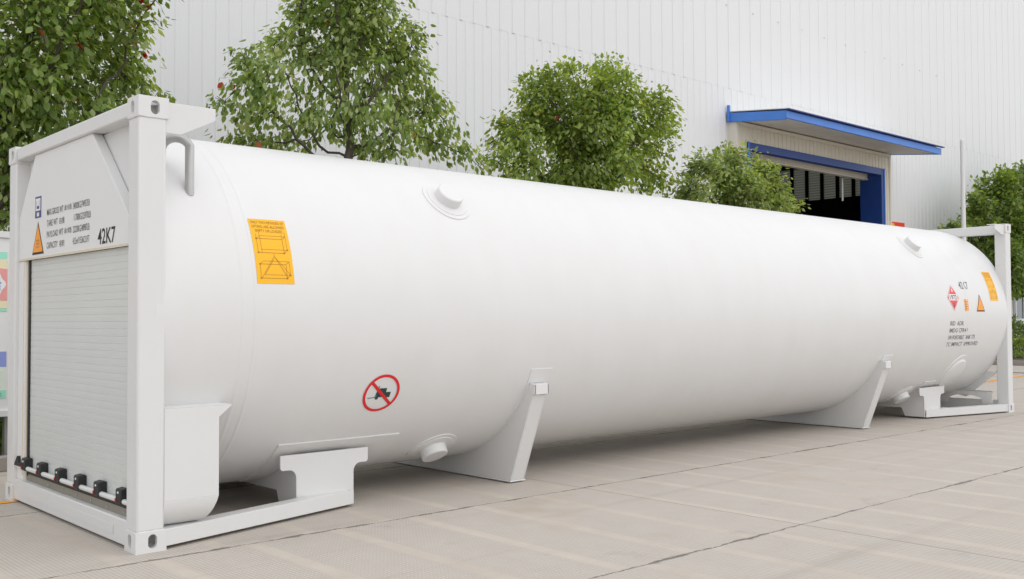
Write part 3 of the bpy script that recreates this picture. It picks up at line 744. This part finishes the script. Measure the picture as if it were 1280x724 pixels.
def lifting_label(x0, a0, wd, ht):
    m = MB(); sheet(m, 0, wd, 0, ht, n=16); o = wrap(m, x0, a0, .0016).build('lifting_label', M_YEL, tank, fix=False)
    m = MB(); k = wd/.26; kv = ht/.435
    for i, (s_t, u0, wt) in enumerate((("ONLY TWO METHODS OF", .012, .232), ("LIFTING ARE ALLOWED", .016, .226), ("EMPTY OR LOADED", .035, .19))):
        vs, fs = fit_text(s_t, wt*k, .020*kv, .0); m.add([(u0*k+v[0], 0, (.400-i*.030)*kv+v[1]) for v in vs], fs)
    def ln(a, b_, c_, d_, w=.0026): stroke(m, a*k, b_*kv, c_*k, d_*kv, w)
    # upper diagram: frame lifted from its four corners
    for z0, z1, rg in ((.20, .295, 0), (.035, .125, 1)):
        ln(.03, z0, .21, z0); ln(.03, z1, .21, z1); ln(.03, z0, .03, z1, .002); ln(.21, z0, .21, z1)
        ln(.055, z0+.022, .235, z0+.022, .002); ln(.055, z1+.02, .235, z1+.02, .002); ln(.21, z1, .235, z1+.02); ln(.21, z0, .235, z0+.022); ln(.03, z1, .055, z1+.02, .002); ln(.235, z0+.022, .235, z1+.02, .002)
        for (a, b_) in ((.03, z0), (.21, z0), (.235, z0+.022), (.03, z1)): ln(a-.006, b_, a+.006, b_, .009)
    ln(.055, .20, .055, .34, .002); ln(.03, .295, .03, .33, .002); ln(.21, .295, .21, .33, .002); ln(.235, .315, .235, .345, .002)
    ln(.035, .035, .135, .178); ln(.135, .178, .215, .04); ln(.13, .158, .06, .06, .002); ln(.14, .17, .235, .06, .002); ln(.135, .178, .135, .196)
    wrap(m, x0, a0, .0030).build('printing', M_INK2, o, smooth=False, fix=False)
lifting_label(.750, 8.0, .258, .435); lifting_label(11.515, 7.6, .25, .415)
# no-forklift roundel
rx, ra, rr = 1.757, -27.7, .147
m = MB(); n = 56
vs = []
for i in range(n): a = 2*pi*i/n; vs += [(rr*cos(a), 0, rr*sin(a)), ((rr-.020)*cos(a), 0, (rr-.020)*sin(a))]
m.add(vs, [(2*i, (2*i+2) % (2*n), (2*i+3) % (2*n), 2*i+1) for i in range(n)])
stroke(m, -.125*cos(rad(42)), .125*sin(rad(42)), .125*cos(rad(42)), -.125*sin(rad(42)), .022, .0, n=8)
wrap(m, rx, ra, .0034); pro = m.build('no_forklift_sign', M_RED, tank, smooth=False, fix=False)
m = MB()
sheet(m, -.038, .036, -.028, .042, n=3); sheet(m, .036, .076, -.032, .010, n=2); stroke(m, -.046, -.03, -.032, .062, .005); stroke(m, -.046, -.028, -.105, -.032, .005)
for cx in (-.03, .04):
    m.add([(cx+.013*cos(2*pi*i/14), 0, -.034+.013*sin(2*pi*i/14)) for i in range(14)], [tuple(range(14))])
wrap(m, rx, ra, .0022).build('forklift_symbol', M_DKGREEN, pro, smooth=False, fix=False)
# far group of markings
def tri_fan(mb, pts, h=0, mi=0): mb.add([(u, h, v) for u, v in pts], [tuple(range(len(pts)))], mi)
def subpoly(mb, pts, h, mi, n=8):
    """convex polygon cut into horizontal strips so that it can bend with the shell"""
    v0 = min(p[1] for p in pts); v1 = max(p[1] for p in pts)
    def span(v):
        xs = []
        for (a, b_), (c_, d_) in zip(pts, pts[1:]+pts[:1]):
            if (b_-v)*(d_-v) <= 0 and b_ != d_: xs.append(a+(c_-a)*(v-b_)/(d_-b_))
        return (min(xs), max(xs)) if xs else (0, 0)
    eps = 1e-5; V = [v0+eps+(v1-v0-2*eps)*i/n for i in range(n+1)]; vs = []
    for v in V:
        a, b_ = span(v); vs += [(a, h, v), (b_, h, v)]
    mb.add(vs, [(2*i, 2*i+1, 2*i+3, 2*i+2) for i in range(n)], mi)
m = MB(); D = .165
subpoly(m, [(0, -D), (D, 0), (0, D), (-D, 0)], 0, 0, 12)
for a, b_ in (((0, -D+.012), (D-.012, 0)), ((D-.012, 0), (0, D-.012)), ((0, D-.012), (-D+.012, 0)), ((-D+.012, 0), (0, -D+.012))): stroke(m, *a, *b_, .006, .0008, 1)
sheet(m, -D+.045, D-.045, -.035, .045, .0008, 1, 3)
subpoly(m, [(-.02, .075), (.02, .075), (.012, .115), (-.006, .125)], .0008, 1, 3)
wrap(m, 10.395, 9.0, .0016); dia = m.build('hazard_placard', [M_PINKRED, M_WVINYL], tank, smooth=False, fix=False)
m = MB(); vs, fs = fit_text("1972", .19, .058, .01); m.add([(v[0]-.095, 0, v[1]-.024) for v in vs], fs); wrap(m, 10.395, 9.0, .0034).build('lettering', M_INK, dia, smooth=False, fix=False); m = MB(); vs, fs = fit_text("2", .03, .045); m.add([(v[0]-.015, 0, v[1]-.115) for v in vs], fs)
wrap(m, 10.395, 9.0, .0034).build('lettering', M_INK, dia, smooth=False, fix=False)
m = MB(); sheet(m, 0, .112, 0, .155, n=6); wrap(m, 10.70, 1.0, .0016); o = m.build('orange_label', M_ORG, tank, smooth=False, fix=False)
m = MB()
for i in range(4): stroke(m, .015, .03+i*.03, .095, .03+i*.03, .008)
wrap(m, 10.70, 1.0, .003).build('printing', M_INK2, o, smooth=False, fix=False)
m = MB(); subpoly(m, [(0, 0), (.25, 0), (.125, .23)], 0, 0); subpoly(m, [(.02, .016), (.23, .016), (.125, .205)], .0008, 1)
wrap(m, 11.05, .8, .0016).build('warning_triangle', [M_INK, M_ORG], tank, smooth=False, fix=False)
m = MB(); vs, fs = fit_text("42K7", .27, .10, .01); m.add([(v[0], 0, v[1]) for v in vs], fs); wrap(m, 10.64, 14.6, .0016).build('size_marking', M_GREY_INK, tank, smooth=False, fix=False)
m = MB()
for i, (s_t, wt) in enumerate((("RID  ADR", .38), ("IMDG CFR49", .52), ("UN PORTABLE TANK T75", .78), ("TC IMPACT APPROVED", .92))):
    vs, fs = fit_text(s_t, wt, .055, .006); m = MB(); m.add([(v[0], 0, v[1]-i*.091) for v in vs], fs)
    wrap(m, 10.29, -7.6, .0016).build('approval_marking', M_GREY_INK, tank, smooth=False, fix=False)

# ------------------------------------------------------------------ trees
CAM = Vector((-2.2238, -5.579, 1.3086))
def leaves(name, pos, dirs, size, mtl, parent, rng, droop=.6, wid=.56):
    """pos (n,3) leaf bases; each leaf a folded, pointed blade of its own"""
    n = len(pos)
    d = dirs + rng.normal(0, .45, (n, 3)); d[:, 2] -= droop; d /= np.linalg.norm(d, axis=1)[:, None]
    up = rng.normal(0, .45, (n, 3)) + np.array([0, 0, 1.0]) + dirs*.5
    s = np.cross(d, up); s /= np.linalg.norm(s, axis=1)[:, None]+1e-9; nn = np.cross(s, d)
    ln = size*(0.55+0.8*rng.random(n))[:, None]; w = ln*wid*.5
    b = pos; f = -nn*w*.35
    V = np.stack([b, b+d*ln*.35+s*w+f, b+d*ln*.72+s*w*.75+f*.8-nn*ln*.03, b+d*ln-nn*ln*.09, b+d*ln*.72-s*w*.75+f*.8-nn*ln*.03, b+d*ln*.35-s*w+f], 1).reshape(-1, 3)
    me = bpy.data.meshes.new(name); me.vertices.add(n*6); me.vertices.foreach_set('co', V.ravel().astype(np.float32))
    idx = (np.arange(n)*6)[:, None] + np.array([0, 1, 2, 3, 0, 3, 4, 5])[None]
    me.loops.add(n*8); me.loops.foreach_set('vertex_index', idx.ravel().astype(np.int32))
    me.polygons.add(n*2); me.polygons.foreach_set('loop_start', (np.arange(n*2)*4).astype(np.int32)); me.polygons.foreach_set('loop_total', np.full(n*2, 4, np.int32))
    me.materials.append(mtl); me.update(calc_edges=True); me.validate()
    o = bpy.data.objects.new(name, me); COL.objects.link(o); o.parent = parent
    return o

def tree(label, base, blobs, seed, mtl, leaf=.095, density=26, per=9, spread=.13, step=.16, fork=.9, r0=.07, stems=1, droop=.6, group=None, thin=0.0):
    """blobs: (x,y,z,r) world balls that make the crown; branches grow towards points scattered in them"""
    rng = np.random.default_rng(seed)
    base = np.array(base, float)
    # attraction points
    P = []
    for (x, y, z, r) in blobs:
        k = max(6, int(density*r*r*r*4.2))
        u = rng.normal(0, 1, (k, 3)); u /= np.linalg.norm(u, axis=1)[:, None]
        P.append(np.array([x, y, z]) + u*(r*rng.random(k)**.42)[:, None])
    P = np.concatenate(P); P = P[P[:, 2] > base[2]+.5]
    nodes = [base]; par = [-1]
    c = P.mean(0)
    for s in range(stems):
        a = 2*pi*s/max(1, stems)+.5
        p = 0; q = base + np.array([cos(a), sin(a), 0])*.07*(stems > 1)
        h = np.array([cos(a)*.42, sin(a)*.42, 1.0]) if stems > 1 else np.array([0, 0, 1.0])
        h = h/np.linalg.norm(h)
        for i in range(int(fork/step)):
            q = q + h*step + rng.normal(0, .012, 3); nodes.append(q); par.append(p if i else 0); p = len(nodes)-1
    alive = np.ones(len(P), bool); near = np.zeros(len(P), int)
    for it in range(140):
        A = np.array(nodes); idx = np.where(alive)[0]
        if not len(idx): break
        D = np.linalg.norm(P[idx, None, :]-A[None], axis=2); j = D.argmin(1); dm = D[np.arange(len(idx)), j]
        near[idx] = j
        hit = dm < step*1.5; alive[idx[hit]] = False
        idx2, j2 = idx[~hit], j[~hit]
        if not len(idx2): break
        grown = False
        for nj in np.unique(j2):
            v = P[idx2[j2 == nj]]-A[nj]; v /= np.linalg.norm(v, axis=1)[:, None]; d = v.mean(0)+rng.normal(0, .12, 3); L = np.linalg.norm(d)
            if L < 1e-3: continue
            if len(nodes) > 9000: break
            nodes.append(A[nj]+d/L*step); par.append(nj); grown = True
        if not grown: break
    # re-link every attraction point to the nearest node, as a twig
    A = np.array(nodes); nn = len(nodes)
    tips = []
    for p in P:
        j = int(np.linalg.norm(A-p, axis=1).argmin())
        if np.linalg.norm(A[j]-p) < .6: nodes.append(p); par.append(j); tips.append(len(nodes)-1)
    A = np.array(nodes); kids = [[] for _ in nodes]
    for i, p in enumerate(par):
        if p >= 0: kids[p].append(i)
    rad_ = np.zeros(len(nodes)); 
    order = sorted(range(len(nodes)), key=lambda i: -i)
    depth = np.zeros(len(nodes), int)
    for i in range(1, len(nodes)): depth[i] = depth[par[i]]+1
    for i in sorted(range(len(nodes)), key=lambda i: -depth[i]):
        rad_[i] = .0036 if not kids[i] else (sum(rad_[k]**2.35 for k in kids[i]))**(1/2.35)
    rad_ *= min(1.6, r0/max(rad_[0], 1e-6)) if rad_[0] > 0 else 1
    rad_ = np.maximum(rad_, .0032)
    m = MB()
    # chains follow the thickest child
    started = [(0, None)]
    while started:
        i, p = started.pop()
        ch = ([p] if p is not None else []) + [i]
        while kids[i]:
            ks = sorted(kids[i], key=lambda k: -rad_[k])
            for k in ks[1:]: started.append((k, i))
            i = ks[0]; ch.append(i)
        if len(ch) > 1:
            rr = [float(rad_[k]) for k in ch]
            if p is not None: rr[0] = min(rr[0], rr[1]*1.3)
            m.tube([tuple(A[k]) for k in ch], rr, 9 if max(rr) > .025 else 4, cap=False)
    t = thing('tree', label, 'tree', tuple(base), group)
    m.v = [(v[0]-base[0], v[1]-base[1], v[2]-base[2]) for v in m.v]
    m.build('trunk', M_BARK, t, fix=False)
    # leaves at twig ends
    T = A[tips]; Q = A[[par[i] for i in tips]]
    dr = T-Q; dr /= np.linalg.norm(dr, axis=1)[:, None]+1e-6
    out_ = T-c; out_ /= np.linalg.norm(out_, axis=1)[:, None]+1e-6
    if thin:
        # sparse lower inside, as on the photograph's open-crowned tree
        keep = rng.random(len(T)) > thin*np.clip((1.25 - np.linalg.norm((T-c-np.array([0,0,-.35]))*np.array([1,1,1.1]), axis=1)/1.3), 0, 1)
        T, Q, dr, out_ = T[keep], Q[keep], dr[keep], out_[keep]
    cnt = rng.integers(int(per*.6), int(per*1.4)+1, len(T))
    rep = np.repeat(np.arange(len(T)), cnt)
    pos = T[rep] + rng.normal(0, spread, (len(rep), 3))*np.array([1, 1, .75]) - dr[rep]*(rng.random(len(rep))*.10)[:, None]
    dd = dr[rep]*.5 + out_[rep]*.5
    leaves('crown', pos-base, dd, leaf, mtl, t, rng, droop)
    return t

def at(px, py, Y):
    """world point seen at a photograph position, at a given distance back (used once to lay the crowns out)"""
    d = _r2*((px-640)/1250.4) - _u2*((py-362)/1250.4) + _f
    s = (Y-CAM.y)/d.y; return CAM + d*s, s
def crown(specs, Y, jit, seed):
    r = random.Random(seed); out = []
    for s in specs:
        y = Y + r.uniform(-jit, jit)*.6
        p, dep = at(s[0], s[1], y); out.append((p.x, p.y, p.z, s[2]*dep/1250.4))
    return out
ML_A = leaf_mat("leaf glossy green", (0.13, 0.205, 0.045), (0.225, 0.325, 0.085), (0.39, 0.47, 0.20), 0.004)
ML_E = leaf_mat("leaf mid green", (0.13, 0.205, 0.055), (0.235, 0.33, 0.105), (0.42, 0.49, 0.24), 0.0007)
ML_B = leaf_mat("leaf fresh green", (0.14, 0.215, 0.04), (0.24, 0.335, 0.075), (0.40, 0.48, 0.18), 0.002)
ML_C = leaf_mat("leaf grey green", (0.145, 0.215, 0.06), (0.25, 0.335, 0.115), (0.42, 0.48, 0.24))
ML_D = leaf_mat("leaf deep green", (0.09, 0.155, 0.035), (0.165, 0.25, 0.06), (0.29, 0.37, 0.11))
GRP = 'trees in the planting strip before the warehouse'
tree('large leafy tree with scattered red leaves above the shutter end', (.75, 5.7, .06),
     crown([(25,30,85),(105,45,80),(150,75,45),(60,130,85),(150,130,55),(45,205,65),(0,250,55),(-60,120,120),(120,-30,85),(20,-80,100),(175,120,26)], 5.7, .9, 1), 11, ML_A,
     leaf=.094, density=76, per=15, spread=.10, r0=.075, stems=1, fork=2.0, droop=.75, group=GRP)
tree('open crowned tree with bare forking stems showing behind the tank', (4.95, 5.7, .06),
     crown([(430,40,72),(375,55,52),(325,95,48),(300,135,36),(485,60,52),(505,112,52),(545,165,36),(588,196,26),(430,120,70),(330,165,38),(435,-20,72),(430,-80,55),(540,118,24),(480,165,45),(300,175,22),(380,160,36)], 5.7, .8, 2), 22, ML_E,
     leaf=.090, density=98, per=16, spread=.09, r0=.06, stems=1, fork=2.75, droop=.9, group=GRP, thin=.62)
tree('round dense tree with a small topknot left of the canopy', (9.65, 5.7, .06),
     crown([(735,135,66),(665,150,45),(690,118,36),(757,88,18),(757,105,20),(758,122,36),(800,150,44),(830,162,24),(650,195,42),(740,205,60),(808,212,36),(700,222,42),(625,165,18),(672,105,18)], 5.7, .8, 3), 33, ML_B,
     leaf=.088, density=78, per=26, spread=.10, r0=.07, stems=1, fork=2.9, droop=.55, group=GRP)
tree('low bushy grey green tree in front of the blue doorway', (13.8, 5.7, .06),
     crown([(880,212,26),(918,210,27),(948,222,27),(970,248,22),(862,243,24),(920,248,40),(985,262,14),(845,256,14),(900,195,12)], 5.7, .7, 4), 44, ML_C,
     leaf=.092, density=100, per=38, spread=.11, r0=.08, stems=3, fork=1.1, droop=.45, group=GRP)
tree('dark spreading tree beyond the far end of the container', (31.6, 8.0, .06),
     crown([(1250,242,28),(1288,232,30),(1228,268,22),(1208,282,12),(1268,290,36),(1295,335,34),(1258,330,30),(1325,270,50),(1238,300,28),(1222,250,9),(1255,222,12),(1192,288,8),(1270,350,16)], 8.0, .7, 5), 55, ML_D,
     leaf=.15, density=26, per=44, spread=.16, step=.25, r0=.16, stems=2, fork=1.6, droop=.2)

# hedges and shrubs
def bush(name, label, cat, loc, dims, seed, mtl, n=2600, leaf=.07, boxy=False):
    rng = np.random.default_rng(seed); u = rng.normal(0, 1, (n, 3)); u /= np.linalg.norm(u, axis=1)[:, None]
    if boxy: u = np.sign(u)*np.abs(u)**.45
    q = u*(rng.random(n)**.3)[:, None]; q[:, 2] = q[:, 2]*.5+.5
    lump = 1+.16*np.sin(q[:, 0]*dims[0]*3+seed)*np.cos(q[:, 1]*dims[1]*4+q[:, 2]*5)
    pos = q*np.array(dims)*np.array([.5, .5, 1])*lump[:, None]; pos[:, 2] += .02
    t = thing(name, label, cat, loc)
    m = MB()
    for i in range(9):
        x, y = (rng.random(2)-.5)*np.array(dims[:2])*.7
        m.tube([(x*.6, y*.6, 0), (x*.9, y*.9, dims[2]*.4), (x*1.15, y*1.15, dims[2]*.85)], [.014, .01, .005], 5)
    m.build('stem', M_BARK, t, fix=False)
    leaves('foliage', pos, u, leaf, mtl, t, rng, .1, .5); return t
bush('shrub', 'rounded dark shrub behind the far post of the container', 'shrub', (33.2, 8.4, .06), (2.6, 1.6, 1.15), 3, ML_D, 5000, .09)
bush('hedge', 'low bright clipped hedge below the dark shrub at the right edge', 'hedge', (30.6, 6.7, .06), (3.0, .7, .55), 4, ML_B, 5200, .06, True)
bush('shrub', 'dark shrub growing under the notice board', 'shrub', (-.15, 5.0, .06), (3.0, .9, .62), 5, ML_D, 5200, .075)
